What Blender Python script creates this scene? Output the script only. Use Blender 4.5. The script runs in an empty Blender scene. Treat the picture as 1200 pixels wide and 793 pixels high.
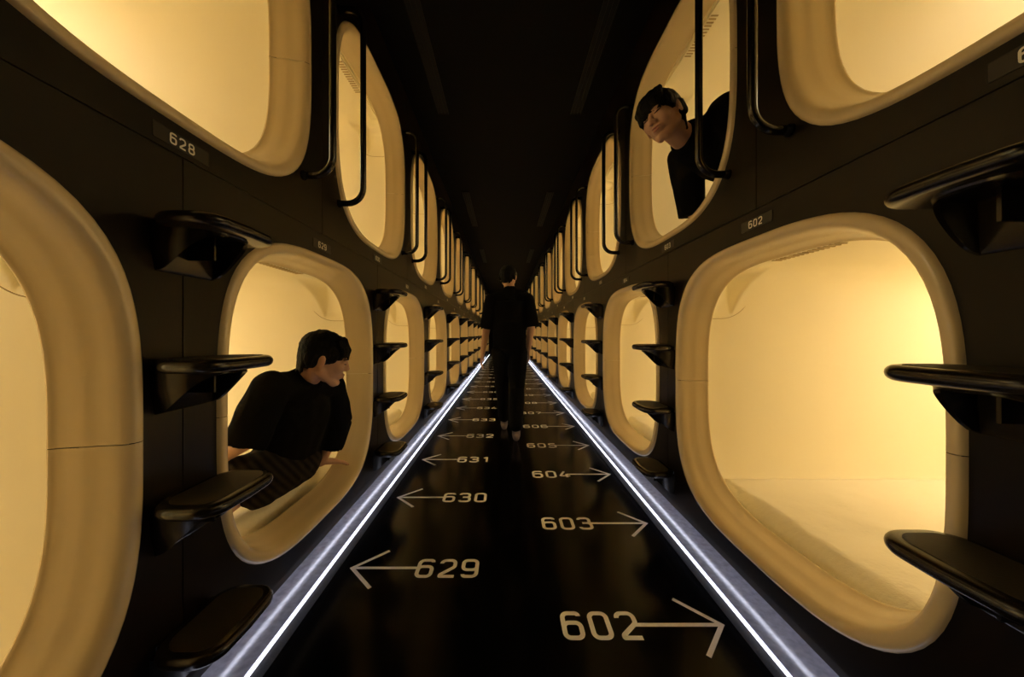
import bpy, bmesh, math, random
from mathutils import Vector, Matrix, noise
PI = math.pi
random.seed(6)
scn = bpy.context.scene
COL = scn.collection

# ------------------------------------------------------------------ camera, world, exposure
H = 1.06                      # eye height of the camera
WL, WR = 0.825, 0.906         # distance of the left / right capsule wall from the camera axis
PITCH = 1.333                 # capsule pitch along the corridor
HALF = PITCH / 2
cam_d = bpy.data.cameras.new('camera')
cam = bpy.data.objects.new('camera', cam_d)
COL.objects.link(cam)
cam.location = (0, 0, H)
cam.rotation_euler = (PI / 2, 0, 0)
cam_d.sensor_width = 36
cam_d.lens = 12.0
cam_d.shift_x = 8 / 1200
cam_d.shift_y = -5.5 / 1200
cam_d.clip_start = 0.02
cam_d.clip_end = 60
scn.camera = cam

world = bpy.data.worlds.new('world')
scn.world = world
world.use_nodes = True
world.node_tree.nodes['Background'].inputs[0].default_value = (0.010, 0.008, 0.006, 1)
world.node_tree.nodes['Background'].inputs[1].default_value = 0.05

scn.view_settings.view_transform = 'Standard'
scn.view_settings.look = 'None'
scn.view_settings.gamma = 1
scn.view_settings.use_curve_mapping = False
scn.view_settings.exposure = 0.0
scn.cycles.use_denoising = True
scn.cycles.max_bounces = 14
scn.cycles.diffuse_bounces = 10
scn.cycles.glossy_bounces = 5
scn.cycles.sample_clamp_indirect = 6

POD_LIGHT = 8.6              # emission of the capsule lamp panel
POD_COLOUR = (1.0, 0.86, 0.56)
LED_LIGHT = 6.0
LED_COLOUR = (0.80, 0.82, 1.0)

# ------------------------------------------------------------------ materials
def mat(name, col, rough=0.5, metal=0.0, spec=0.5, emit=None, strength=0.0, coat=0.0,
        bump=None, mottle=None):
    m = bpy.data.materials.new(name)
    m.use_nodes = True
    nt = m.node_tree
    b = nt.nodes['Principled BSDF']
    b.inputs['Base Color'].default_value = (*col, 1)
    b.inputs['Roughness'].default_value = rough
    b.inputs['Metallic'].default_value = metal
    b.inputs['Specular IOR Level'].default_value = spec
    b.inputs['Coat Weight'].default_value = coat
    b.inputs['Coat Roughness'].default_value = 0.12
    if emit:
        b.inputs['Emission Color'].default_value = (*emit, 1)
        b.inputs['Emission Strength'].default_value = strength
    if bump or mottle:
        tc = nt.nodes.new('ShaderNodeTexCoord')
    if bump:
        sc, st = bump
        n = nt.nodes.new('ShaderNodeTexNoise'); n.inputs['Scale'].default_value = sc
        n.inputs['Detail'].default_value = 3
        bp = nt.nodes.new('ShaderNodeBump'); bp.inputs['Strength'].default_value = st
        bp.inputs['Distance'].default_value = 0.01
        nt.links.new(tc.outputs['Object'], n.inputs['Vector'])
        nt.links.new(n.outputs['Fac'], bp.inputs['Height'])
        nt.links.new(bp.outputs['Normal'], b.inputs['Normal'])
    if mottle:
        sc, amt = mottle
        n = nt.nodes.new('ShaderNodeTexNoise'); n.inputs['Scale'].default_value = sc
        n.inputs['Detail'].default_value = 5
        r = nt.nodes.new('ShaderNodeValToRGB')
        r.color_ramp.elements[0].color = (*[c * (1 - amt) for c in col], 1)
        r.color_ramp.elements[1].color = (*[min(1, c * (1 + amt)) for c in col], 1)
        r.color_ramp.elements[0].position = 0.3; r.color_ramp.elements[1].position = 0.7
        nt.links.new(tc.outputs['Object'], n.inputs['Vector'])
        nt.links.new(n.outputs['Fac'], r.inputs['Fac'])
        nt.links.new(r.outputs['Color'], b.inputs['Base Color'])
    return m

M = {
    'panel': mat('dark satin wall panel', (0.0072, 0.0036, 0.0012), 0.34, spec=0.24, bump=(220, 0.03)),
    'panel_edge': mat('panel edge', (0.012, 0.010, 0.008), 0.6),
    'trim': mat('plinth trim', (0.022, 0.018, 0.020), 0.45, spec=0.3),
    'kick': mat('recessed plinth', (0.02, 0.02, 0.02), 0.6),
    'floor': mat('polished black floor', (0.0022, 0.0020, 0.0020), 0.17, spec=0.16, bump=(90, 0.012), mottle=(7, 0.3)),
    'ceiling': mat('dark ceiling', (0.004, 0.0033, 0.003), 0.75, spec=0.1),
    'vent': mat('dark vent metal', (0.011, 0.008, 0.005), 0.55, spec=0.2),
    'vent_dark': mat('vent slot', (0.002, 0.002, 0.002), 0.8),
    'shell': mat('cream moulded shell', (0.87, 0.80, 0.62), 0.42, spec=0.4, mottle=(2.2, 0.015)),
    'frame': mat('cream glossy surround', (0.72, 0.57, 0.345), 0.24, spec=0.5, coat=0.2),
    'seam': mat('moulding seam', (0.45, 0.33, 0.16), 0.5),
    'lamp': mat('capsule lamp diffuser', (0.9, 0.85, 0.7), 0.4, emit=POD_COLOUR, strength=POD_LIGHT),
    'cloth': mat('cotton sheet', (0.84, 0.78, 0.64), 0.85, spec=0.15, bump=(38, 0.35)),
    'black': mat('black glossy plastic', (0.016, 0.012, 0.008), 0.24, spec=0.5),
    'pad': mat('ribbed tread pad', (0.030, 0.022, 0.012), 0.62, spec=0.35, bump=(420, 0.25)),
    'rail': mat('black lacquered tube', (0.010, 0.008, 0.006), 0.18, spec=0.5),
    'plate': mat('number plate', (0.012, 0.009, 0.006), 0.35),
    'digit': mat('cream lettering', (0.92, 0.90, 0.84), 0.6, spec=0.2),
    'floor_ink': mat('reflective floor lettering', (0.98, 0.98, 0.97), 0.5, spec=0.5),
    'channel': mat('grey light channel', (0.30, 0.30, 0.36), 0.13, spec=0.9, bump=(60, 0.012), mottle=(40, 0.2)),
    'led': mat('led strip diffuser', (0.9, 0.9, 0.95), 0.4, emit=LED_COLOUR, strength=LED_LIGHT),
    'glow_grain': mat('added led glow strip', (0.045, 0.045, 0.050), 0.6, spec=0.2, mottle=(700, 0.9)),  # grainy grey of the added strip that shows the led glow
    'tape': mat('led tape', (0.9, 0.9, 0.95), 0.4, emit=LED_COLOUR, strength=LED_LIGHT * 1.7),
    'skin': mat('skin', (0.56, 0.33, 0.22), 0.55, spec=0.35),
    'lip': mat('lips', (0.42, 0.16, 0.12), 0.45),
    'hair': mat('black hair', (0.0035, 0.0028, 0.0022), 0.6, spec=0.12, bump=(160, 0.5)),
    'tee': mat('black cotton', (0.0045, 0.0042, 0.004), 0.9, spec=0.08, bump=(60, 0.2)),
    'trousers': mat('dark ribbed knit', (0.016, 0.012, 0.009), 0.85, spec=0.15),
    'sock': mat('pale socks', (0.22, 0.17, 0.17), 0.9, spec=0.1),
}
# moulding and mottled stripes of the ribbed knit trousers
nt = M['trousers'].node_tree
tc = nt.nodes.new('ShaderNodeTexCoord'); wv = nt.nodes.new('ShaderNodeTexWave')
wv.inputs['Scale'].default_value = 13; wv.bands_direction = 'DIAGONAL'; wv.inputs['Distortion'].default_value = 0.6
rp = nt.nodes.new('ShaderNodeValToRGB')
rp.color_ramp.elements[0].color = (0.004, 0.003, 0.003, 1); rp.color_ramp.elements[1].color = (0.028, 0.019, 0.012, 1)
nt.links.new(tc.outputs['Object'], wv.inputs['Vector']); nt.links.new(wv.outputs['Fac'], rp.inputs['Fac'])
nt.links.new(rp.outputs['Color'], nt.nodes['Principled BSDF'].inputs['Base Color'])

# ------------------------------------------------------------------ helpers
def mesh_obj(name, bm, m, parent=None, loc=(0, 0, 0), rot=(0, 0, 0), smooth=True, auto=None):
    me = bpy.data.meshes.new(name)
    bmesh.ops.recalc_face_normals(bm, faces=bm.faces)
    if auto is not None:
        for e in bm.edges:
            if len(e.link_faces) == 2 and e.calc_face_angle(0) > auto:
                e.smooth = False
    for f in bm.faces: f.smooth = smooth
    bm.to_mesh(me); bm.free()
    me.materials.append(m)
    o = bpy.data.objects.new(name, me)
    COL.objects.link(o)
    o.location = loc; o.rotation_euler = rot
    if parent: o.parent = parent
    return o

def tag(o, label=None, cat=None, group=None, kind=None):
    if label: o['label'] = label
    if cat: o['category'] = cat
    if group: o['group'] = group
    if kind: o['kind'] = kind
    return o

def empty(name, loc=(0, 0, 0), rz=0):
    o = bpy.data.objects.new(name, None)
    o.empty_display_size = 0.1
    o.location = loc; o.rotation_euler = (0, 0, rz)
    COL.objects.link(o)
    return o

def copy_tree(o, parent=None):
    c = o.copy()
    COL.objects.link(c)
    if parent: c.parent = parent
    for ch in list(o.children):
        copy_tree(ch, c)
    return c

def box(bm, x0, x1, y0, y1, z0, z1):
    v = [bm.verts.new(p) for p in ((x0, y0, z0), (x1, y0, z0), (x1, y1, z0), (x0, y1, z0),
                                   (x0, y0, z1), (x1, y0, z1), (x1, y1, z1), (x0, y1, z1))]
    for f in ((0, 3, 2, 1), (4, 5, 6, 7), (0, 1, 5, 4), (1, 2, 6, 5), (2, 3, 7, 6), (3, 0, 4, 7)):
        bm.faces.new([v[i] for i in f])

def rings(bm, loops, closed=True, cap0=False, cap1=False):
    vs = [[bm.verts.new(p) for p in L] for L in loops]
    n = len(vs[0])
    for a, b in zip(vs, vs[1:]):
        for i in range(n if closed else n - 1):
            j = (i + 1) % n
            bm.faces.new((a[i], a[j], b[j], b[i]))
    if cap0: bm.faces.new(vs[0][::-1])
    if cap1: bm.faces.new(vs[-1])
    return vs

def tube(bm, pts, r, seg=12, cap=True):
    loops = []
    pts = [Vector(p) for p in pts]
    up = Vector((0, 1, 0))
    for i, p in enumerate(pts):
        t = (pts[min(i + 1, len(pts) - 1)] - pts[max(i - 1, 0)]).normalized()
        u = up - t * up.dot(t)
        if u.length < 0.05: u = Vector((1, 0, 0)) - t * t.x
        u.normalize(); w = t.cross(u)
        loops.append([p + u * (r * math.cos(2 * PI * k / seg)) + w * (r * math.sin(2 * PI * k / seg)) for k in range(seg)])
    rings(bm, loops, True, cap, cap)

def fillet(pts, r, closed=False, n=7):
    """round the corners of a polyline"""
    pts = [Vector(p) for p in pts]
    out = []
    N = len(pts)
    for i, p in enumerate(pts):
        if not closed and i in (0, N - 1):
            out.append(p); continue
        a, b = pts[i - 1], pts[(i + 1) % N]
        da, db = (a - p), (b - p)
        la = da.length if (not closed and i == 1) else da.length / 2
        lb = db.length if (not closed and i == N - 2) else db.length / 2
        ang = da.angle(db)
        if ang > PI - 0.02:
            out.append(p); continue
        t = min(r / math.tan(ang / 2), la * 0.98, lb * 0.98)
        A, B = p + da.normalized() * t, p + db.normalized() * t
        rr = t * math.tan(ang / 2)
        C = p + (da.normalized() + db.normalized()).normalized() * (rr / math.sin(ang / 2))
        va, vb = A - C, B - C
        om = va.angle(vb)
        for k in range(n + 1):
            s = k / n
            q = (va * math.sin((1 - s) * om) + vb * math.sin(s * om)) / math.sin(om)
            out.append(C + q)
    return out

def superell(a, b, n, N=112):
    """points of a superellipse in (y, z), evenly spread in angle"""
    out = []
    for k in range(N):
        t = 2 * PI * k / N
        c, s = math.cos(t), math.sin(t)
        r = (abs(c / a) ** n + abs(s / b) ** n) ** (-1 / n)
        out.append((r * c, r * s))
    return out

# ------------------------------------------------------------------ geometry constants
PA, PB, PN = 0.566, 0.592, 3.4       # half width, half height, roundness of a capsule mouth
ZLO, ZUP = 0.820, 2.178              # centre heights of the two tiers
ZSEAM, ZTOP, ZBOT = 1.510, 3.06, 0.156
Y0, Y1 = -0.46, 17.35
LEFT_LO, LEFT_UP = 0.207, 0.8735     # positions of capsules 627 and 628
RIGHT_LO, RIGHT_UP = 1.232, 0.5655   # positions of capsules 602 and 601
left_lo = [(627 + 2 * k, LEFT_LO + PITCH * k) for k in range(13)]
left_up = [(628 + 2 * k, LEFT_UP + PITCH * k) for k in range(12)]
right_lo = [(602 + 2 * k, RIGHT_LO + PITCH * k) for k in range(12)]
right_up = [(601 + 2 * k, RIGHT_UP + PITCH * k) for k in range(12)]

# ------------------------------------------------------------------ room: panelled walls with capsule openings
def panel_cell(bm, sx, W, yc, y0, y1, z0, z1, zc, hole=True):
    """one wall panel, optionally with the rounded opening; sx = -1 left wall, +1 right"""
    g, t = 0.0016, 0.014
    y0 += g; y1 -= g; z0 += g; z1 -= g
    X = lambda d: sx * (W + d)
    if not hole:
        box(bm, min(X(0), X(t)), max(X(0), X(t)), y0, y1, z0, z1)
        return
    ang = [2 * PI * k / 112 for k in range(112)]
    for cy, cz in ((y0, z0), (y1, z0), (y1, z1), (y0, z1)):
        ang.append(math.atan2(cz - zc, cy - yc) % (2 * PI))
    ang = sorted(set(round(a, 6) for a in ang))
    inn, outr = [], []
    a_, b_ = PA - 0.012, PB - 0.012
    for t_ in ang:
        c, s = math.cos(t_), math.sin(t_)
        r = (abs(c / a_) ** PN + abs(s / b_) ** PN) ** (-1 / PN)
        inn.append((yc + r * c, zc + r * s))
        k = 1e9
        if c > 1e-9: k = min(k, (y1 - yc) / c)
        if c < -1e-9: k = min(k, (y0 - yc) / c)
        if s > 1e-9: k = min(k, (z1 - zc) / s)
        if s < -1e-9: k = min(k, (z0 - zc) / s)
        outr.append((yc + k * c, zc + k * s))
    rings(bm, [[(X(t), y, z) for y, z in outr], [(X(0), y, z) for y, z in outr],
               [(X(0), y, z) for y, z in inn], [(X(t), y, z) for y, z in inn]])

def build_wall(name, sx, W, lo, up):
    bm = bmesh.new()
    for pods, z0, z1, zc in ((lo, ZBOT, ZSEAM, ZLO), (up, ZSEAM, ZTOP, ZUP)):
        first = pods[0][1] - HALF
        if first > Y0 + 0.02: panel_cell(bm, sx, W, 0, Y0, first, z0, z1, zc, False)
        for num, y in pods:
            panel_cell(bm, sx, W, y, max(y - HALF, Y0), y + HALF, z0, z1, zc)
        last = pods[-1][1] + HALF
        if last < Y1 - 0.02: panel_cell(bm, sx, W, 0, last, Y1, z0, z1, zc, False)
    o = mesh_obj(name, bm, M['panel'], smooth=False)
    return tag(o, kind='structure')

build_wall('wall_left', -1, WL, left_lo, left_up)
build_wall('wall_right', 1, WR, right_lo, right_up)

bm = bmesh.new(); box(bm, -WL - 0.20, WR + 0.20, Y0, Y1, -0.05, 0)
tag(mesh_obj('floor', bm, M['floor'], smooth=False), kind='structure')
bm = bmesh.new(); box(bm, -WL - 0.05, WR + 0.05, Y0, Y1, ZTOP, ZTOP + 0.05)
tag(mesh_obj('ceiling', bm, M['ceiling'], smooth=False), kind='structure')
bm = bmesh.new(); box(bm, -WL - 0.2, WR + 0.2, Y1, Y1 + 0.05, 0, ZTOP)
tag(mesh_obj('wall_far', bm, M['ceiling'], smooth=False), kind='structure')
bm = bmesh.new(); box(bm, -WL - 0.2, WR + 0.2, Y0 - 0.05, Y0, 0, ZTOP)
tag(mesh_obj('wall_near', bm, M['ceiling'], smooth=False), kind='structure')
for n_, (sx, W) in enumerate(((-1, WL), (1, WR)), 1):
    bm = bmesh.new()
    a, b = sorted((sx * (W + 0.001), sx * (W + 0.022)))
    box(bm, a, b, Y0, Y1, 0.130, ZBOT + 0.001)
    tag(mesh_obj('trim_%d' % n_, bm, M['trim'], smooth=False), kind='structure')
    bm = bmesh.new()
    a, b = sorted((sx * (W + 0.180), sx * (W + 0.195)))
    box(bm, a, b, Y0, Y1, 0.0, ZBOT + 0.02)
    a, b = sorted((sx * (W + 0.015), sx * (W + 0.195)))
    box(bm, a, b, Y0, Y1, ZBOT + 0.002, ZBOT + 0.012)
    tag(mesh_obj('baseboard_left' if sx < 0 else 'baseboard_right', bm, M['kick'], smooth=False), kind='structure')

# light strips in the floor along both walls
for sx, W, side in ((-1, WL, 'left'), (1, WR, 'right')):
    t = empty('light_strip', (sx * W, 0, 0))
    tag(t, 'cool white light strip running in the floor along the %s capsule wall' % side, 'light strip',
        'floor light strips')
    bm = bmesh.new()
    a, b = sorted((sx * -0.020, sx * 0.179))
    box(bm, a, b, Y0 + 0.01, Y1 - 0.01, 0.0005, 0.003)
    mesh_obj('channel', bm, M['channel'], t, smooth=False)
    bm = bmesh.new()
    a, b = sorted((sx * -0.075, sx * -0.036))
    box(bm, a, b, Y0 + 0.01, Y1 - 0.01, 0.0003, 0.0010)
    mesh_obj('glow_strip', bm, M['glow_grain'], t, smooth=False)  # added strip over the black floor, catches the led's inward glow
    bm = bmesh.new()
    y = Y0 + 0.02
    prof = [(math.cos(PI * k / 8) * 0.0062, math.sin(PI * k / 8) * 0.0065 + 0.0012) for k in range(9)]
    x0 = sx * -0.028
    while y < Y1 - 0.1:                       # butt-jointed lengths of strip
        ye = min(y + 1.0, Y1 - 0.02)
        rings(bm, [[(x0 + px, yy, pz) for px, pz in prof] for yy in (y, ye - 0.003)], True, True, True)
        y = ye
    o = mesh_obj('diffuser', bm, M['led'], t)
    bm = bmesh.new()
    a, b = sorted((sx * 0.158, sx * 0.168))
    box(bm, a, b, Y0 + 0.02, Y1 - 0.02, 0.142, 0.147)
    mesh_obj('upper_tape', bm, M['tape'], t, smooth=False)

# ceiling line diffusers
def make_vent():
    t = empty('ceiling_vent')
    L = 1.55
    bm = bmesh.new()
    for dx in (-0.045, -0.015, 0.015, 0.045):
        box(bm, dx - 0.004, dx + 0.004, 0, L, -0.010, 0)
    for yy in (0, L - 0.006):
        box(bm, -0.045, 0.045, yy, yy + 0.006, -0.010, 0)
    mesh_obj('frame', bm, M['vent'], t, smooth=False)
    bm = bmesh.new(); box(bm, -0.048, 0.048, 0.002, L - 0.002, -0.003, -0.0005)
    mesh_obj('slot', bm, M['vent_dark'], t, smooth=False)
    return t
vent0 = None
order = ['nearest', 'second', 'third', 'fourth']
for sx, side in ((-1, 'left'), (1, 'right')):
    for k, yv in enumerate((1.55, 4.80, 8.05)):
        v = make_vent() if vent0 is None else copy_tree(vent0)
        vent0 = vent0 or v
        v.location = (0.04 + sx * 0.60, yv, ZTOP)
        tag(v, 'dark slotted air vent in the ceiling, %s on the %s half' % (order[k], side), 'vent', 'ceiling line vents')

# ------------------------------------------------------------------ sleeping capsule
# local frame: x into the wall, y along the corridor, z up, origin at the mouth's centre
PROFILE = [(0.004, 0.000), (-0.009, 0.003), (-0.014, 0.010), (-0.0145, 0.018), (-0.012, 0.026), (-0.004, 0.033),
           (0.010, 0.038), (0.030, 0.0415), (0.052, 0.0455), (0.060, 0.0485), (0.075, 0.052), (0.095, 0.0555),
           (0.110, 0.0590), (0.118, 0.0625), (0.1225, 0.0655), (0.127, 0.0650), (0.130, 0.0600)]
DEPTH = 2.05
def make_capsule():
    root = empty('sleeping_capsule')
    N = 112
    for half in (0, 1):                               # the surround is moulded in two halves
        bm = bmesh.new()
        loops = []
        for dx, ins in PROFILE:
            full = superell(PA - ins, PB - ins, PN - 0.12 * min(1, ins / 0.06), N)
            idx = range(0, N // 2 + 1) if half == 0 else range(N // 2, N + 1)
            L = []
            for i in idx:
                y, z = full[i % N]
                if abs(z) < 1e-6: z = 0.0009 if half == 0 else -0.0009
                L.append((dx, y, z))
            loops.append(L)
        rings(bm, loops, closed=False)
        mesh_obj('surround', bm, M['frame'], root)
    # inner shell, with a wedge-shaped moulded recess in both upper front corners
    bm = bmesh.new()
    N2 = 360
    curve = [(0.282, 0.343), (0.295, 0.370), (0.312, 0.405), (0.330, 0.445), (0.355, 0.485), (0.390, 0.530), (0.44, 0.585)]
    def recess(x, z):
        if z <= 0.343 or x >= 0.45 or x <= 0.14: return 0.0
        xc = curve[-1][0]
        for (xa, za), (xb, zb_) in zip(curve, curve[1:]):
            if za <= z <= zb_: xc = xa + (xb - xa) * (z - za) / (zb_ - za); break
        f = min(1, (z - 0.343) / 0.242)
        xr = 0.282 + 0.008 * f
        if x >= xc: return 0.0
        dep = 0.075 * f ** 0.75
        return dep * (xc - x) / max(1e-4, xc - xr) if x > xr else dep * (x - 0.14) / (xr - 0.14)
    loops = []
    secs = [(0.130, PA - 0.060, PB - 0.060, 3.3), (0.134, PA - 0.02, PB - 0.02, 4.5), (0.140, PA, PB + 0.002, 7)]
    secs += [(0.148 + 0.0067 * k, PA, PB + 0.002, 8) for k in range(46)]
    secs += [(0.70, PA, PB, 9), (1.2, PA, PB, 9), (DEPTH - 0.10, PA, PB, 9),
             (DEPTH - 0.03, PA - 0.02, PB - 0.02, 8), (DEPTH, PA - 0.08, PB - 0.08, 6)]
    for dx, a, b, n in secs:
        L = []
        for y, z in superell(a, b, n, N2):
            if abs(y) > 0.80 * PA and z > 0.34:
                y += math.copysign(recess(dx, z) * min(1, (abs(y) / PA - 0.80) / 0.08), y)
            L.append((dx, y, z))
        loops.append(L)
    rings(bm, loops, True, False, True)
    mesh_obj('shell', bm, M['shell'], root, auto=0.9)
    # the S-shaped moulding seam, one per side
    for s in (-1, 1):
        yw = s * (PA - 0.0008)
        bm = bmesh.new()
        pts = fillet([(0.13, 0, 0.320), (0.300, 0, 0.320), (0.52, 0, 0.566), (0.68, 0, 0.566)], 0.16, n=9)
        for p in pts: p.y = yw
        tube(bm, pts, 0.0016, 6)
        mesh_obj('seam', bm, M['seam'], root)
    # roller-blind cassette with its grille just behind the upper lip
    bm = bmesh.new()
    box(bm, 0.150, 0.215, -0.44, 0.44, PB - 0.058, PB - 0.020)
    bmesh.ops.bevel(bm, geom=bm.edges[:], offset=0.008, segments=2, affect='EDGES')
    c = mesh_obj('blind_cassette', bm, M['shell'], root, auto=0.6)
    bm = bmesh.new()
    for k in range(14):
        y = -0.13 + 0.02 * k
        box(bm, 0.163, 0.200, y, y + 0.007, PB - 0.0605, PB - 0.057)
    mesh_obj('grille', bm, M['seam'], c, smooth=False)
    # lamp panel in the capsule ceiling
    bm = bmesh.new()
    box(bm, 1.38, 1.95, -0.25, 0.25, PB - 0.030, PB - 0.012)
    mesh_obj('lamp', bm, M['lamp'], root, smooth=False)
    return root

ordn = ['nearest', 'second', 'third', 'fourth', 'fifth', 'sixth', 'seventh', 'eighth', 'ninth', 'tenth', 'eleventh', 'twelfth', 'thirteenth', 'fourteenth']
cap0 = make_capsule()
first = True
for pods, sx, W, zc, row, side in ((left_lo, -1, WL, ZLO, 'lower', 'left'), (left_up, -1, WL, ZUP, 'upper', 'left'),
                                   (right_lo, 1, WR, ZLO, 'lower', 'right'), (right_up, 1, WR, ZUP, 'upper', 'right')):
    for k, (num, y) in enumerate(pods):
        c = cap0 if first else copy_tree(cap0)
        first = False
        c.location = (sx * W, y, zc)
        c.rotation_euler = (0, 0, PI if sx < 0 else 0)
        extra = {603: ' with a person leaning out', 629: ' with a person sitting in it'}.get(num, '')
        tag(c, 'glowing cream capsule %d, %s in the %s %s row%s' % (num, ordn[k], row, side, extra),
            'sleeping capsule', 'capsules in the %s row on the %s' % (row, side))

# ------------------------------------------------------------------ mattresses (lower row shows them)
def make_mattress():
    bm = bmesh.new()
    x0, x1, y0, y1, z0, z1 = 0.205, DEPTH - 0.06, -PA + 0.006, PA - 0.006, -PB + 0.004, -0.512
    nx, ny = 60, 40
    r = 0.03
    def P(i, j):
        x = x0 + (x1 - x0) * i / nx; y = y0 + (y1 - y0) * j / ny
        z = z1
        d = min(x - x0, x1 - x, y - y0, y1 - y)
        if d < r: z = z1 - r + math.sqrt(max(0, r * r - (r - d) ** 2))
        w = noise.noise(Vector((x * 3.1, y * 5.0, 0.3))) * 0.010
        w += abs(noise.noise(Vector((x * 9 + y * 5, y * 7 - x * 3, 2.3)))) * 0.013
        return (x, y, z + w * min(1, d / 0.05))
    g = [[bm.verts.new(P(i, j)) for j in range(ny + 1)] for i in range(nx + 1)]
    for i in range(nx):
        for j in range(ny):
            bm.faces.new((g[i][j], g[i + 1][j], g[i + 1][j + 1], g[i][j + 1]))
    edge = [g[i][0] for i in range(nx + 1)] + [g[nx][j] for j in range(1, ny + 1)] + \
           [g[i][ny] for i in range(nx - 1, -1, -1)] + [g[0][j] for j in range(ny - 1, 0, -1)]
    low = [bm.verts.new((v.co.x, v.co.y, z0)) for v in edge]
    for i in range(len(edge)):
        j = (i + 1) % len(edge)
        bm.faces.new((edge[i], low[i], low[j], edge[j]))
    bm.faces.new(low[::-1])
    return mesh_obj('mattress', bm, M['cloth'])
mat0 = make_mattress(); first = True
for pods, sx, W, side in ((left_lo, -1, WL, 'left'), (right_lo, 1, WR, 'right')):
    for k, (num, y) in enumerate(pods[:8]):
        c = mat0 if first else copy_tree(mat0)
        first = False
        c.location = (sx * W, y, ZLO); c.rotation_euler = (0, 0, PI if sx < 0 else 0)
        tag(c, 'cream sheeted mattress on the floor of lower capsule %d, %s on the %s' % (num, ordn[k], side),
            'mattress', 'mattresses in the lower capsules')
c = copy_tree(mat0); c.location = (WR, right_up[1][1], ZUP); c.rotation_euler = (0, 0, 0)
tag(c, 'cream sheeted mattress under the person leaning out of upper capsule 603', 'mattress')

# ------------------------------------------------------------------ climbing steps
def make_step():
    root = empty('climbing_step')
    Wd, D_, T = 0.123, 0.175, 0.031
    pts = fillet([(-0.003, -Wd, 0), (-D_ + 0.006, -Wd, 0), (-D_, 0, 0), (-D_ + 0.006, Wd, 0), (-0.003, Wd, 0)], 0.068, True, n=9)
    def inset(P, d):
        out = []
        for i, p in enumerate(P):
            a = P[i - 1]; b = P[(i + 1) % len(P)]
            t = (b - a).normalized(); n = Vector((t.y, -t.x, 0))
            if (Vector((-0.078, max(-0.05, min(0.05, p.y)), 0)) - p).dot(n) < 0: n = -n
            q = p + n * d
            out.append(q)
        return out
    bm = bmesh.new()
    loops = []
    for k in range(9):
        a = -PI / 2 + PI * k / 8
        d = T / 2 * (1 - math.cos(a)); z = -T / 2 + T / 2 * math.sin(a)
        loops.append([Vector((p.x, p.y, z)) for p in inset(pts, d)])
    rings(bm, loops, True, True, True)
    mesh_obj('tread', bm, M['black'], root, auto=0.9)
    bm = bmesh.new()
    base = inset(pts, 0.024)
    top = [Vector((p.x, p.y, 0.0012)) for p in base]
    bot = [Vector((p.x, p.y, -0.004)) for p in base]
    rings(bm, [bot, top], True, True, True)
    mesh_obj('tread_pad', bm, M['pad'], root, smooth=False)
    bm = bmesh.new()
    n = 28
    o0, o1, o2, i2, i1, i0 = [], [], [], [], [], []
    for k in range(n + 1):
        th = PI * k / n
        s, c = math.sin(th), math.cos(th)
        s_ = s ** 0.8
        f = s_ * s_ * (3 - 2 * s_)
        zl = -T - 0.100 + 0.092 * f
        for lst, sc, dz in ((o0, 1.0, -T + 0.004), (o1, 0.97, (-T + zl) / 2), (o2, 0.86 + 0.12 * f, zl),
                            (i2, 0.80 + 0.11 * f, zl + 0.001), (i1, 0.88, (-T + zl) / 2), (i0, 0.86, -T + 0.004)):
            lst.append(Vector((-0.140 * s_ * sc, 0.092 * (abs(c) ** 0.85) * (1 if c >= 0 else -1) * sc, dz)))
    rings(bm, [o0, o1, o2, i2, i1, i0], closed=False)
    # back plate on the wall
    rings(bm, [[(-0.001, -0.078, -0.008), (-0.001, -0.076, -T - 0.100), (-0.001, 0.076, -T - 0.100), (-0.001, 0.078, -0.008)],
               [(-0.005, -0.078, -0.008), (-0.005, -0.074, -T - 0.094), (-0.005, 0.074, -T - 0.094), (-0.005, 0.078, -0.008)]], True, True, True)
    # centre stiffening rib
    box(bm, -0.075, -0.002, -0.003, 0.003, -T - 0.060, -T + 0.002)
    mesh_obj('bracket', bm, M['black'], root, auto=0.7)
    return root
step0 = make_step(); first = True
hts = [(0.330, 'lowest'), (0.667, 'second lowest'), (1.000, 'third lowest'), (1.340, 'top')]
for y_first, sx, W, side, lo in ((LEFT_UP, -1, WL, 'left', left_lo), (RIGHT_UP, 1, WR, 'right', right_lo)):
    for k in range(11):
        y = y_first + 0.009 + PITCH * k
        a = [n for n, yy in lo if yy < y]; b = [n for n, yy in lo if yy > y]
        where = ('between lower capsules %d and %d' % (a[-1], b[0])) if a else 'before lower capsule %d' % b[0]
        for z, nm in hts:
            c = step0 if first else copy_tree(step0)
            first = False
            c.location = (sx * W, y, z); c.rotation_euler = (0, 0, PI if sx < 0 else 0)
            tag(c, 'black climbing step, %s of four, %s on the %s' % (nm, where, side), 'step', 'climbing steps on the %s wall' % side)

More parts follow.
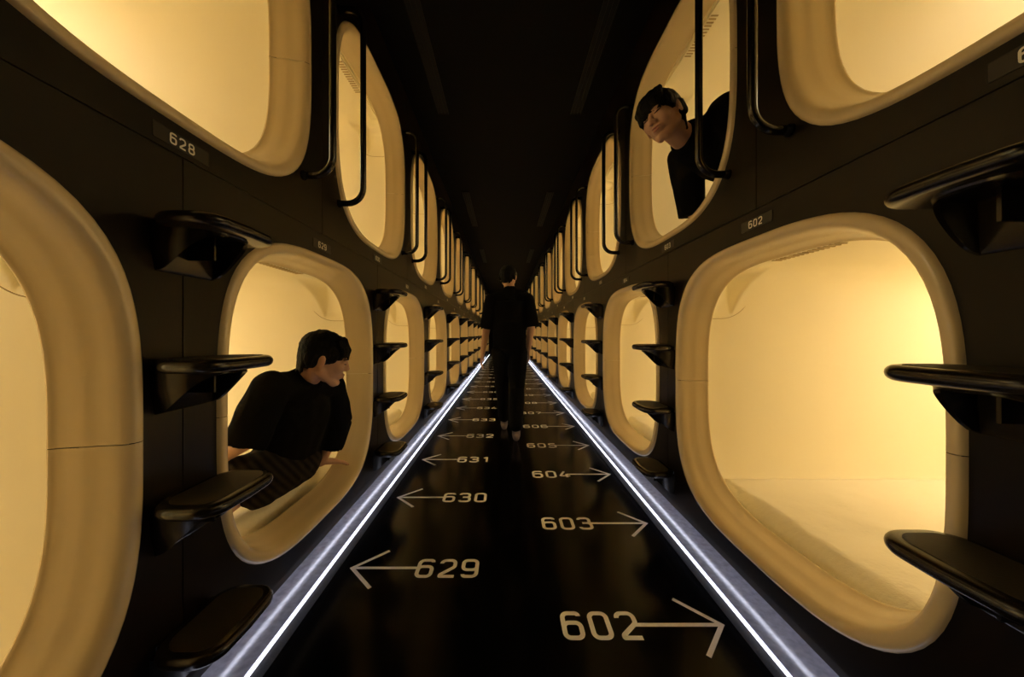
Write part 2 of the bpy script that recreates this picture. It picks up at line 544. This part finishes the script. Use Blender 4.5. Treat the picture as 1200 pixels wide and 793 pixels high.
# ------------------------------------------------------------------ grab rails beside the upper capsules
def make_rail():
    root = empty('grab_rail')
    zb, zt, e = 1.705, 2.665, 0.122
    bm = bmesh.new()
    tube(bm, fillet([(0.0, 0, zb), (-e, 0, zb), (-e, 0, zt), (0.0, 0, zt)], 0.075, n=9), 0.0145, 14)
    mesh_obj('tube', bm, M['rail'], root)
    for z in (zb, zt):
        bm = bmesh.new()
        tube(bm, [(-0.0005, 0, z), (-0.006, 0, z), (-0.008, 0, z)], 0.019, 16)
        mesh_obj('flange', bm, M['rail'], root, auto=0.6)
    return root
rail0 = make_rail(); first = True
for y_first, sx, W, side, up in ((1.54, -1, WL, 'left', left_up), (RIGHT_LO, 1, WR, 'right', right_up)):
    for k in range(11):
        y = y_first + PITCH * k
        a = [n for n, yy in up if yy < y]; b = [n for n, yy in up if yy > y]
        if not b: continue
        for dy, nm in ((-0.15, a[-1]), (0.15, b[0])):
            c = rail0 if first else copy_tree(rail0)
            first = False
            c.location = (sx * W, y + dy, 0); c.rotation_euler = (0, 0, PI if sx < 0 else 0)
            tag(c, 'black vertical grab rail at the %s edge of upper capsule %d on the %s' % ('far' if dy < 0 else 'near', nm, side),
                'grab rail', 'grab rails on the %s wall' % side)

# ------------------------------------------------------------------ lettering
GW = 0.60
GLYPH = {
    '0': [([(0, 0), (GW, 0), (GW, 1), (0, 1)], 0.20, True)],
    '1': [([(0.10, 0.80), (0.34, 1.0), (0.34, 0.0)], 0.02, False)],
    '2': [([(0.0, 0.80), (0.0, 1), (GW, 1), (GW, 0.58), (0.03, 0.10), (0.03, 0), (0.06, 0), (GW + 0.04, 0)], 0.20, False)],
    '3': [([(0, 0.86), (0, 1), (GW - 0.03, 1), (GW - 0.03, 0.53), (0.16, 0.53)], 0.18, False),
          ([(0.16, 0.53), (GW, 0.53), (GW, 0), (0, 0), (0, 0.15)], 0.20, False)],
    '4': [([(0.34, 1.0), (0.0, 0.30), (0.0, 0.24), (GW + 0.08, 0.24)], 0.03, False), ([(0.44, 0.52), (0.44, 0.0)], 0, False)],
    '5': [([(GW - 0.03, 1), (0.04, 1), (0.02, 0.56), (GW, 0.60), (GW, 0), (0, 0), (0, 0.12)], 0.14, False)],
    '6': [([(0, 0), (GW, 0), (GW, 0.60), (0, 0.60)], 0.19, True), ([(0, 0.35), (0, 1), (GW - 0.02, 1), (GW - 0.02, 0.88)], 0.20, False)],
    '7': [([(0, 1), (GW, 1), (GW, 0.92), (0.22, 0)], 0.05, False)],
    '8': [([(0.03, 0.53), (GW - 0.03, 0.53), (GW - 0.03, 1), (0.03, 1)], 0.18, True), ([(0, 0), (GW, 0), (GW, 0.53), (0, 0.53)], 0.20, True)],
    '9': [([(0, 0.40), (GW, 0.40), (GW, 1), (0, 1)], 0.19, True), ([(GW, 0.65), (GW, 0), (0.02, 0), (0.02, 0.12)], 0.20, False)],
}
def stroke(bm, pts, w, closed, fn, h):
    """ribbon of width w along 2-D pts, thickness h; fn maps (x, y, height) to 3-D"""
    n = len(pts)
    L, R = [], []
    for i, p in enumerate(pts):
        if closed: a, b = pts[i - 1], pts[(i + 1) % n]
        else: a, b = pts[max(i - 1, 0)], pts[min(i + 1, n - 1)]
        d0 = (p - a).normalized() if (p - a).length > 1e-9 else (b - p).normalized()
        d1 = (b - p).normalized() if (b - p).length > 1e-9 else d0
        t = (d0 + d1).normalized()
        nn = Vector((-t.y, t.x, 0))
        m = max(0.45, nn.dot(Vector((-d1.y, d1.x, 0))))
        L.append(p + nn * (w / 2 / m)); R.append(p - nn * (w / 2 / m))
    loops = []
    for l, r in zip(L, R):
        loops.append([fn(l.x, l.y, 0), fn(l.x, l.y, h), fn(r.x, r.y, h), fn(r.x, r.y, 0)])
    if closed:
        loops.append(loops[0])
        rings(bm, loops)
        bmesh.ops.remove_doubles(bm, verts=bm.verts, dist=1e-6)
    else:
        rings(bm, loops, True, True, True)

def number(bm, text, x, y, size, adv, w, fn, h, wscale=1.0):
    """centre-line height = size; (x, y) lower-left"""
    for i, ch in enumerate(text):
        for q, (pts, r, cl) in enumerate(GLYPH[ch]):
            P = [Vector((x + i * adv + px * size * wscale, y + py * size, 0)) for px, py in pts]
            P = fillet(P, r * size, cl, 6) if r > 0 else P
            stroke(bm, P, w, cl, fn, h + 0.0003 * q)

# arrows and numbers on the floor: letters face the camera, each arrow points to its capsule's wall
def floor_marking(num, y, sx):
    root = empty('floor_number', (0, y, 0))
    side = 'left' if sx < 0 else 'right'
    tag(root, 'cream number %d with an arrow pointing %s, painted on the black floor' % (num, side), 'floor marking',
        'floor numbers pointing %s' % side)
    fn = lambda a, b, c: (a, b, c + 0.0008)
    bm = bmesh.new()
    x0 = -0.392 if sx < 0 else 0.213
    number(bm, str(num), x0, -0.053, 0.105, 0.1010, 0.0172, fn, 0.0006, 0.98)
    mesh_obj('digits', bm, M['floor_ink'], root, smooth=False)
    bm = bmesh.new()
    if sx < 0: tip, tail, barb = -0.692, -0.392, 0.128
    else: tip, tail, barb = 0.788, 0.462, -0.120
    fn2 = lambda a, b, c: (a, b, c + 0.0016)
    stroke(bm, [Vector((tip, 0, 0)), Vector((tail, 0, 0))], 0.0155, False, fn2, 0.0004)
    stroke(bm, [Vector((tip + barb, 0.122, 0)), Vector((tip, 0, 0)), Vector((tip + barb, -0.122, 0))], 0.0155, False, fn, 0.0006)
    mesh_obj('arrow', bm, M['floor_ink'], root, smooth=False)
for num, y in sorted(left_lo + left_up, key=lambda a: a[1]):
    if num >= 629: floor_marking(num, y + 0.004, -1)
for num, y in sorted(right_lo + right_up, key=lambda a: a[1]):
    if num >= 602: floor_marking(num, y + 0.010, 1)

# number plates on the wall panels
def number_plate(num, y, zc, sx, W, side, row):
    root = empty('number_plate', (sx * W, y, zc), PI if sx < 0 else 0)
    tag(root, 'small dark plate with number %d %s its %s capsule on the %s wall' % (num, 'below' if row == 'upper' else 'above', row, side),
        'number plate', 'capsule number plates')
    bm = bmesh.new()
    pts = fillet([(0, -0.076, -0.019), (0, 0.076, -0.019), (0, 0.076, 0.019), (0, -0.076, 0.019)], 0.003, True, 3)
    rings(bm, [[(-0.0002, p.y, p.z) for p in pts], [(-0.0022, p.y, p.z) for p in pts],
               [(-0.0022, p.y * 0.985, p.z * 0.95) for p in pts], [(-0.0016, p.y * 0.98, p.z * 0.94) for p in pts]], True, True, True)
    mesh_obj('backing', bm, M['plate'], root, auto=0.5)
    bm = bmesh.new()
    fn = lambda a, b, c: (-0.0018 - c, -a, b)
    number(bm, str(num), -0.034, -0.0115, 0.0235, 0.0245, 0.0040, fn, 0.0006, 1.0)
    mesh_obj('digits', bm, M['digit'], root, smooth=False)
for pods, sx, W, z, side, row in ((left_lo, -1, WL, 1.455, 'left', 'lower'), (left_up, -1, WL, 1.543, 'left', 'upper'),
                                  (right_lo, 1, WR, 1.462, 'right', 'lower'), (right_up, 1, WR, 1.547, 'right', 'upper')):
    for k, (num, y) in enumerate(pods):
        if y < 0.3 or k > 8: continue
        number_plate(num, y, z, sx, W, side, row)

# ------------------------------------------------------------------ people
def frame(o, fwd, up):
    f = Vector(fwd).normalized(); u = Vector(up); u = (u - f * u.dot(f)).normalized(); r = f.cross(u)
    m = Matrix((r, f, u)).transposed().to_4x4()
    m.translation = Vector(o)
    return m

class Blob:
    """overlapping rounded volumes that are fused into one continuous skin"""
    def __init__(s): s.bm = bmesh.new()
    def ell(s, c, r, m=None, R=None):
        mm = Matrix.Translation(Vector(c)) @ (R.to_4x4() if R else Matrix()) @ Matrix.Diagonal((*r, 1))
        if m: mm = m @ mm
        bmesh.ops.create_icosphere(s.bm, subdivisions=3, radius=1, matrix=mm)
    def cone(s, p, rp, q, rq, m=None, ends=True, flat=1.0, side=None):
        p, q = Vector(p), Vector(q)
        if m: p, q = m @ p, m @ q
        d = (q - p); n = max(2, int(d.length / 0.012)); t = d.normalized()
        a = Vector(side) if side else (Vector((0, 0, 1)) if abs(t.z) < 0.9 else Vector((1, 0, 0)))
        u = (a - t * a.dot(t)).normalized(); w = t.cross(u)
        loops = []
        for i in range(n + 1):
            f = i / n; c = p + d * f; r = rp + (rq - rp) * f
            loops.append([c + u * (r * math.cos(2 * PI * k / 18)) + w * (r * flat * math.sin(2 * PI * k / 18)) for k in range(18)])
        rings(s.bm, loops, True, True, True)
        if ends:
            for c, r in ((p, rp), (q, rq)):
                R = Matrix((u, w, t)).transposed().to_4x4()
                bmesh.ops.create_icosphere(s.bm, subdivisions=2, radius=1,
                                           matrix=Matrix.Translation(c) @ R @ Matrix.Diagonal((r, r * flat, r, 1)))
    def chain(s, pts, rad, **k):
        for i in range(len(pts) - 1): s.cone(pts[i], rad[i], pts[i + 1], rad[i + 1], **k)
    def done(s, name, m, parent=None, voxel=0.005, smooth=4, fold=0, fscale=(9, 9, 4)):
        me = bpy.data.meshes.new(name)
        bmesh.ops.recalc_face_normals(s.bm, faces=s.bm.faces)
        s.bm.to_mesh(me); s.bm.free()
        o = bpy.data.objects.new(name, me); COL.objects.link(o)
        md = o.modifiers.new('r', 'REMESH'); md.mode = 'VOXEL'; md.voxel_size = voxel
        if smooth:
            ms = o.modifiers.new('s', 'SMOOTH'); ms.factor = 0.5; ms.iterations = smooth
        dg = bpy.context.evaluated_depsgraph_get()
        new = bpy.data.meshes.new_from_object(o.evaluated_get(dg))
        o.modifiers.clear()
        o.data = new; bpy.data.meshes.remove(me)
        new.name = name
        if fold:
            no = [v.normal.copy() for v in new.vertices]
            for v, nn in zip(new.vertices, no):
                c = v.co
                q = Vector((c.x * fscale[0], c.y * fscale[1], c.z * fscale[2]))
                a = noise.noise(q) + 0.5 * noise.noise(q * 2.3 + Vector((5, 1, 2)))
                v.co += nn * (a * fold)
        for p in new.polygons: p.use_smooth = True
        new.materials.clear(); new.materials.append(m)
        if parent:
            o.parent = parent
            o.matrix_parent_inverse = parent.matrix_world.inverted()
        return o

def head(b, m):
    b.ell((0, -0.015, 0.030), (0.077, 0.094, 0.086), m)
    b.ell((0, 0.028, -0.018), (0.061, 0.060, 0.084), m)
    for s in (-1, 1):
        b.cone((s * 0.046, 0.000, -0.045), 0.024, (s * 0.012, 0.062, -0.094), 0.019, m)
        b.ell((s * 0.034, 0.058, -0.022), (0.026, 0.028, 0.028), m)
        b.ell((s * 0.030, 0.074, 0.004), (0.015, 0.012, 0.009), m)
        b.ell((s * 0.011, 0.094, -0.028), (0.008, 0.009, 0.007), m)
        b.ell((s * 0.078, -0.008, -0.004), (0.007, 0.017, 0.030), m, Matrix.Rotation(s * -0.25, 3, 'Z'))
        b.ell((s * 0.080, -0.004, -0.026), (0.006, 0.010, 0.010), m)
    b.ell((0, 0.074, -0.093), (0.018, 0.014, 0.015), m)
    b.cone((0, 0.083, 0.014), 0.007, (0, 0.101, -0.022), 0.009, m)
    b.ell((0, 0.079, 0.022), (0.046, 0.012, 0.010), m)
    b.ell((0, 0.086, -0.052), (0.023, 0.009, 0.006), m)
    b.ell((0, 0.084, -0.064), (0.020, 0.009, 0.007), m)
    b.ell((0, 0.070, -0.058), (0.030, 0.022, 0.020), m)

def face_details(m, parent):
    b = Blob()
    b.ell((0, 0.0935, -0.0525), (0.019, 0.0040, 0.0040), m); b.ell((0, 0.0915, -0.0635), (0.017, 0.0045, 0.0050), m)
    b.done('lips', M['lip'], parent, 0.0016, 1)
    for s in (-1, 1):
        b = Blob()
        b.cone((s * 0.016, 0.0855, 0.001), 0.0016, (s * 0.030, 0.0870, 0.0005), 0.0022, m)
        b.cone((s * 0.030, 0.0870, 0.0005), 0.0022, (s * 0.044, 0.0800, 0.003), 0.0014, m)
        b.done('eyelashes', M['hair'], parent, 0.0012, 1)
        b = Blob()
        b.cone((s * 0.012, 0.0905, 0.022), 0.003, (s * 0.030, 0.0900, 0.026), 0.0035, m)
        b.cone((s * 0.030, 0.0900, 0.026), 0.0035, (s * 0.050, 0.0760, 0.022), 0.0022, m)
        b.done('eyebrow', M['hair'], parent, 0.0018, 1)

def hair(m, parent, style, seed=1):
    rnd = random.Random(seed)
    b = Blob()
    b.ell((0, -0.018, 0.038), (0.084, 0.099, 0.086), m)
    b.ell((0, -0.052, 0.002), (0.073, 0.054, 0.064), m)
    for s in (-1, 1):
        b.ell((s * 0.073, 0.020, 0.034), (0.010, 0.030, 0.032), m)
        b.ell((s * 0.072, -0.045, 0.000), (0.013, 0.030, 0.040), m)
    nl = 25
    for i in range(nl):                                            # fringe locks
        x = -0.060 + 0.120 * i / (nl - 1)
        yf = 0.084 * math.sqrt(max(0.1, 1 - (x / 0.086) ** 2))
        drop = (0.016 if style == 'bowl' else 0.036) + rnd.uniform(-0.008, 0.007)
        b.cone((x * 0.9, yf - 0.030, 0.098), 0.012, (x + 0.003, yf - 0.001, 0.062), 0.0085, m)
        b.cone((x + 0.003, yf - 0.001, 0.062), 0.0085, (x + 0.006, yf + 0.004, drop), 0.0035, m)
    for i in range(26):                                            # nape and side locks
        a = PI * (0.06 + 0.88 * i / 25)
        x, y = 0.080 * math.cos(a), -0.020 - 0.088 * math.sin(a)
        zz = -0.055 - 0.020 * math.sin(a) + rnd.uniform(-0.012, 0.008)
        if abs(x) > 0.06: zz = (-0.040 if style == 'bowl' else -0.020) + rnd.uniform(-0.01, 0.01)
        b.cone((x * 0.97, y * 0.97, 0.02), 0.010, (x * 0.84, y * 0.84, zz), 0.004, m)
    return b.done('hair', M['hair'], parent, 0.0028, 2, 0.0035, (55, 55, 22))

def hand(b, wrist, fwd, palm_n, side, curl=0.5, spread=1.0):
    """palm_n points out of the palm; side=+1 puts the thumb on +x of the hand frame"""
    m = frame(wrist, fwd, -Vector(palm_n))
    L = [0.070, 0.078, 0.072, 0.056]
    for i in range(4):
        x = side * (0.032 - 0.0215 * i)
        kn = Vector((x, 0.088 - 0.006 * abs(i - 1.2), 0.002))
        b.cone((side * (0.018 - 0.012 * i), 0.005, 0), 0.014, kn, 0.0105, m)
        p = kn; ang = -0.15 * curl
        dirx = side * 0.10 * (1.2 - i) * spread * 0.6
        for j, f in enumerate((0.45, 0.32, 0.23)):
            ang -= curl * (0.55 if j else 0.35)
            q = p + Vector((dirx * 0.3, math.cos(ang), math.sin(ang))).normalized() * L[i] * f
            b.cone(p, 0.0088 - 0.0008 * j, q, 0.0080 - 0.0009 * j, m)
            p = q
    b.cone((side * 0.012, 0.010, -0.004), 0.016, (side * 0.036, 0.040, -0.010), 0.013, m)
    b.cone((side * 0.036, 0.040, -0.010), 0.012, (side * 0.054, 0.068, -0.014), 0.010, m)
    b.cone((side * 0.054, 0.068, -0.014), 0.010, (side * 0.060, 0.094, -0.018), 0.0075, m)

# ---- person walking away down the middle of the corridor
PX, PY = 0.045, 3.45
b = Blob()
hm = frame((PX - 0.012, PY + 0.02, 1.630), (0.26, 1, -0.16), (0, 0.05, 1))
head(b, hm)
b.cone((PX, PY + 0.00, 1.46), 0.060, (PX - 0.008, PY + 0.005, 1.60), 0.050)
b.chain([(PX, PY, 1.00), (PX, PY, 1.20), (PX, PY, 1.40)], [0.08, 0.08, 0.07])
b.cone((PX - 0.15, PY, 1.40), 0.04, (PX + 0.15, PY, 1.40), 0.04)
shl, shr = (PX - 0.175, PY, 1.405), (PX + 0.175, PY, 1.405)
b.chain([shl, (PX - 0.235, PY + 0.05, 1.12), (PX - 0.272, PY - 0.02, 0.870)], [0.048, 0.040, 0.026])
b.chain([shr, (PX + 0.215, PY - 0.04, 1.13), (PX + 0.195, PY + 0.08, 0.900)], [0.048, 0.040, 0.026])
hand(b, (PX - 0.272, PY - 0.02, 0.865), (-0.15, 0.05, -1), (0.95, 0, 0), 1, 0.45)
hand(b, (PX + 0.195, PY + 0.08, 0.895), (0.05, 0.2, -1), (-0.95, 0, 0), -1, 0.45)
# left foot ahead, right foot behind with the heel lifting
lf, rf = Vector((PX - 0.055, PY + 0.34, 0.0)), Vector((PX + 0.060, PY - 0.20, 0.0))
b.chain([(PX - 0.07, PY, 0.90), (PX - 0.065, PY + 0.20, 0.50), (lf.x, lf.y, 0.10)], [0.080, 0.055, 0.036])
b.chain([(PX + 0.07, PY, 0.90), (PX + 0.070, PY + 0.02, 0.49), (rf.x, rf.y, 0.12)], [0.080, 0.055, 0.036])
walker = b.done('person', M['skin'], None, 0.005, 3)
tag(walker, 'person in black tee and trousers walking away down the middle of the corridor', 'person')
hair(hm, walker, 'short', 3)
b = Blob()
for a, c in ((lf, 0), (rf, 1)):
    lift = 0.045 if c else 0.0
    b.chain([(a.x, a.y - 0.03, 0.040 + lift), (a.x, a.y + 0.07, 0.040 + lift * 0.5), (a.x, a.y + 0.165, 0.026)], [0.036, 0.038, 0.026], flat=0.9)
    b.cone((a.x, a.y, 0.05 + lift), 0.040, (a.x, a.y, 0.17 + lift), 0.042)
b.done('socks', M['sock'], walker, 0.005, 3)
b = Blob()
b.cone((PX, PY, 0.90), 0.165, (PX, PY, 1.18), 0.170, flat=0.72, side=(1, 0, 0), ends=False)
b.cone((PX, PY, 1.18), 0.170, (PX, PY, 1.38), 0.175, flat=0.66, side=(1, 0, 0), ends=False)
b.cone((PX - 0.10, PY, 1.415), 0.085, (PX + 0.10, PY, 1.415), 0.085, flat=0.95)
b.cone((PX, PY, 1.40), 0.100, (PX, PY, 1.500), 0.068)
b.cone(shl, 0.078, (PX - 0.226, PY + 0.03, 1.115), 0.084, ends=False); b.ell(shl, (0.075, 0.075, 0.070))
b.cone(shr, 0.078, (PX + 0.212, PY - 0.03, 1.125), 0.084, ends=False); b.ell(shr, (0.075, 0.075, 0.070))
b.done('tee_shirt', M['tee'], walker, 0.007, 4, 0.006, (8, 8, 4))
b = Blob()
b.ell((PX, PY, 0.93), (0.155, 0.115, 0.12))
b.chain([(PX - 0.08, PY, 0.88), (PX - 0.068, PY + 0.19, 0.50), (lf.x, lf.y - 0.01, 0.15)], [0.105, 0.082, 0.066])
b.chain([(PX + 0.08, PY, 0.88), (PX + 0.072, PY + 0.01, 0.50), (rf.x, rf.y - 0.005, 0.19)], [0.105, 0.082, 0.066])
b.done('trousers', M['tee'], walker, 0.007, 4, 0.006, (9, 9, 5))

# ---- person sitting in lower capsule 629, leaning forward and looking down the corridor
b = Blob()
hc = Vector((-0.797, 1.512, 0.950))
hm = frame(hc, (0.90, 0.42, -0.30), (0.36, 0.05, 1))
head(b, hm)
nb = Vector((-0.915, 1.545, 0.840))
b.cone(nb, 0.056, hm @ Vector((0, -0.025, -0.045)), 0.050)
s1, s2 = Vector((-0.950, 1.385, 0.840)), Vector((-0.870, 1.700, 0.800))
chest, pel = Vector((-0.960, 1.580, 0.700)), Vector((-1.060, 1.640, 0.450))
b.chain([pel, chest, nb], [0.07, 0.07, 0.05])
b.cone(s1, 0.04, s2, 0.04)
e1, w1 = Vector((-1.070, 1.330, 0.630)), Vector((-1.165, 1.385, 0.565))
e1 = Vector((-1.005, 1.330, 0.650)); w1 = Vector((-1.120, 1.370, 0.575))
e2, w2 = Vector((-0.870, 1.770, 0.590)), Vector((-0.955, 1.765, 0.400))
b.chain([s1, e1, w1], [0.046, 0.040, 0.027]); b.chain([s2, e2, w2], [0.046, 0.040, 0.027])
hand(b, w1, (-0.35, 0.25, -0.75), (-0.1, 0.75, -0.6), 1, 0.55)
hand(b, w2, (0.45, 0.62, -0.22), (0.1, 0.1, -1), -1, 0.25)
k1, k2 = Vector((-1.060, 1.375, 0.485)), Vector((-1.060, 1.860, 0.440))
a1, a2 = Vector((-1.060, 1.66, 0.365)), Vector((-1.12, 1.47, 0.375))
b.chain([pel, k1, a1], [0.09, 0.052, 0.034]); b.chain([pel, k2, a2], [0.09, 0.052, 0.034])
b.chain([a1, a1 + Vector((0.02, 0.12, -0.012))], [0.034, 0.024]); b.chain([a2, a2 + Vector((0.01, -0.12, -0.018))], [0.034, 0.024])
sitter = b.done('person', M['skin'], None, 0.004, 3)
tag(sitter, 'person in black tee sitting in lower left capsule 629 and looking down the corridor', 'person')
hair(hm, sitter, 'short', 5)
face_details(hm, sitter)
b = Blob()
b.cone(pel + Vector((0.01, 0, 0.02)), 0.165, chest, 0.160, flat=0.75, side=(0.2, 1, 0), ends=True)
b.cone(chest, 0.160, nb + Vector((-0.012, 0, -0.045)), 0.135, flat=0.62, side=(0.2, 1, 0))
b.cone(s1, 0.066, s2, 0.066); b.cone(nb + Vector((-0.02, 0, -0.05)), 0.095, nb + Vector((0.006, 0, 0.004)), 0.068)
b.cone(s1, 0.072, (-1.012, 1.330, 0.625), 0.080, ends=False); b.ell(s1, (0.072, 0.072, 0.072))
b.cone(s2, 0.072, (-0.872, 1.768, 0.600), 0.074, ends=False); b.cone((-0.872, 1.768, 0.610), 0.073, (-0.915, 1.775, 0.475), 0.066, ends=False); b.ell(s2, (0.070, 0.070, 0.070))
b.done('tee_shirt', M['tee'], sitter, 0.006, 4, 0.010, (9, 9, 5))
b = Blob()
b.ell(pel, (0.15, 0.17, 0.125))
b.chain([pel + Vector((0.02, -0.06, 0)), k1], [0.118, 0.085]); b.chain([k1, a1 + Vector((0, -0.05, 0.012))], [0.085, 0.060])
b.chain([pel + Vector((0.02, 0.06, 0)), k2], [0.118, 0.085]); b.chain([k2, a2 + Vector((0, 0.05, 0.012))], [0.085, 0.060])
b.cone(Vector((-1.05, 1.45, 0.395)), 0.075, Vector((-1.02, 1.72, 0.395)), 0.075)
b.done('trousers', M['trousers'], sitter, 0.006, 4, 0.009, (10, 10, 10))

# ---- person leaning out of upper capsule 603
b = Blob()
hc = Vector((0.692, 1.505, 2.010))
hm = frame(hc, (-0.82, -0.55, -0.28), (-0.42, 0.10, 1))
head(b, hm)
nb = Vector((0.850, 1.615, 1.985))
b.cone(nb, 0.058, hm @ Vector((0, -0.030, -0.045)), 0.050)
sf, sn = Vector((0.930, 1.765, 1.975)), Vector((0.985, 1.490, 2.020))
ch, pe = Vector((1.060, 1.615, 1.945)), Vector((1.620, 1.600, 1.860))
b.chain([nb, ch, pe], [0.05, 0.08, 0.08])
b.cone(sf, 0.04, sn, 0.04)
ef, wf = Vector((0.965, 1.800, 1.800)), Vector((0.990, 1.810, 1.705))
ef = Vector((0.960, 1.790, 1.84)); wf = Vector((0.985, 1.800, 1.712))
en, wn = Vector((1.160, 1.460, 1.820)), Vector((1.180, 1.480, 1.712))
b.chain([sf, ef, wf], [0.046, 0.040, 0.028]); b.chain([sn, en, wn], [0.046, 0.040, 0.028])
hand(b, wf + Vector((0, 0, -0.018)), (0.75, 0.35, -0.12), (0, 0, -1), 1, 0.12)
hand(b, wn + Vector((0, 0, -0.018)), (0.9, -0.2, -0.12), (0, 0, -1), 1, 0.12)
for dy in (-0.1, 0.1):
    b.chain([pe + Vector((0, dy, 0)), pe + Vector((-0.02, dy, -0.125)), pe + Vector((0.36, dy, -0.150))], [0.085, 0.055, 0.040])
    b.chain([pe + Vector((0.36, dy, -0.150)), pe + Vector((0.42, dy, -0.160))], [0.036, 0.026])
leaner = b.done('person', M['skin'], None, 0.004, 3)
tag(leaner, 'person in black shirt leaning head and shoulders out of upper right capsule 603', 'person')
hair(hm, leaner, 'bowl', 8)
face_details(hm, leaner)
b = Blob()
b.cone(pe, 0.170, ch, 0.180, flat=0.72, side=(0, 1, 0)); b.cone(ch, 0.175, nb + Vector((0.045, 0.01, -0.010)), 0.110, flat=0.85, side=(0, 1, 0))
b.cone(nb + Vector((0.05, 0.01, -0.02)), 0.092, nb + Vector((0.006, -0.004, 0.008)), 0.066)
b.cone(sf, 0.072, sn, 0.090)
b.cone(sf, 0.080, (0.985, 1.800, 1.682), 0.068, ends=False); b.ell(sf, (0.08, 0.08, 0.07))
b.cone(sn, 0.100, (1.165, 1.465, 1.800), 0.085, ends=False); b.ell(sn, (0.10, 0.09, 0.09))
b.done('shirt', M['tee'], leaner, 0.006, 4, 0.010, (8, 8, 5))
b = Blob()
b.ell(pe, (0.16, 0.17, 0.13))
for dy in (-0.1, 0.1):
    b.chain([pe + Vector((0, dy, 0)), pe + Vector((-0.02, dy, -0.110)), pe + Vector((0.32, dy, -0.130))], [0.11, 0.082, 0.060])
b.done('trousers', M['tee'], leaner, 0.007, 4, 0.006)
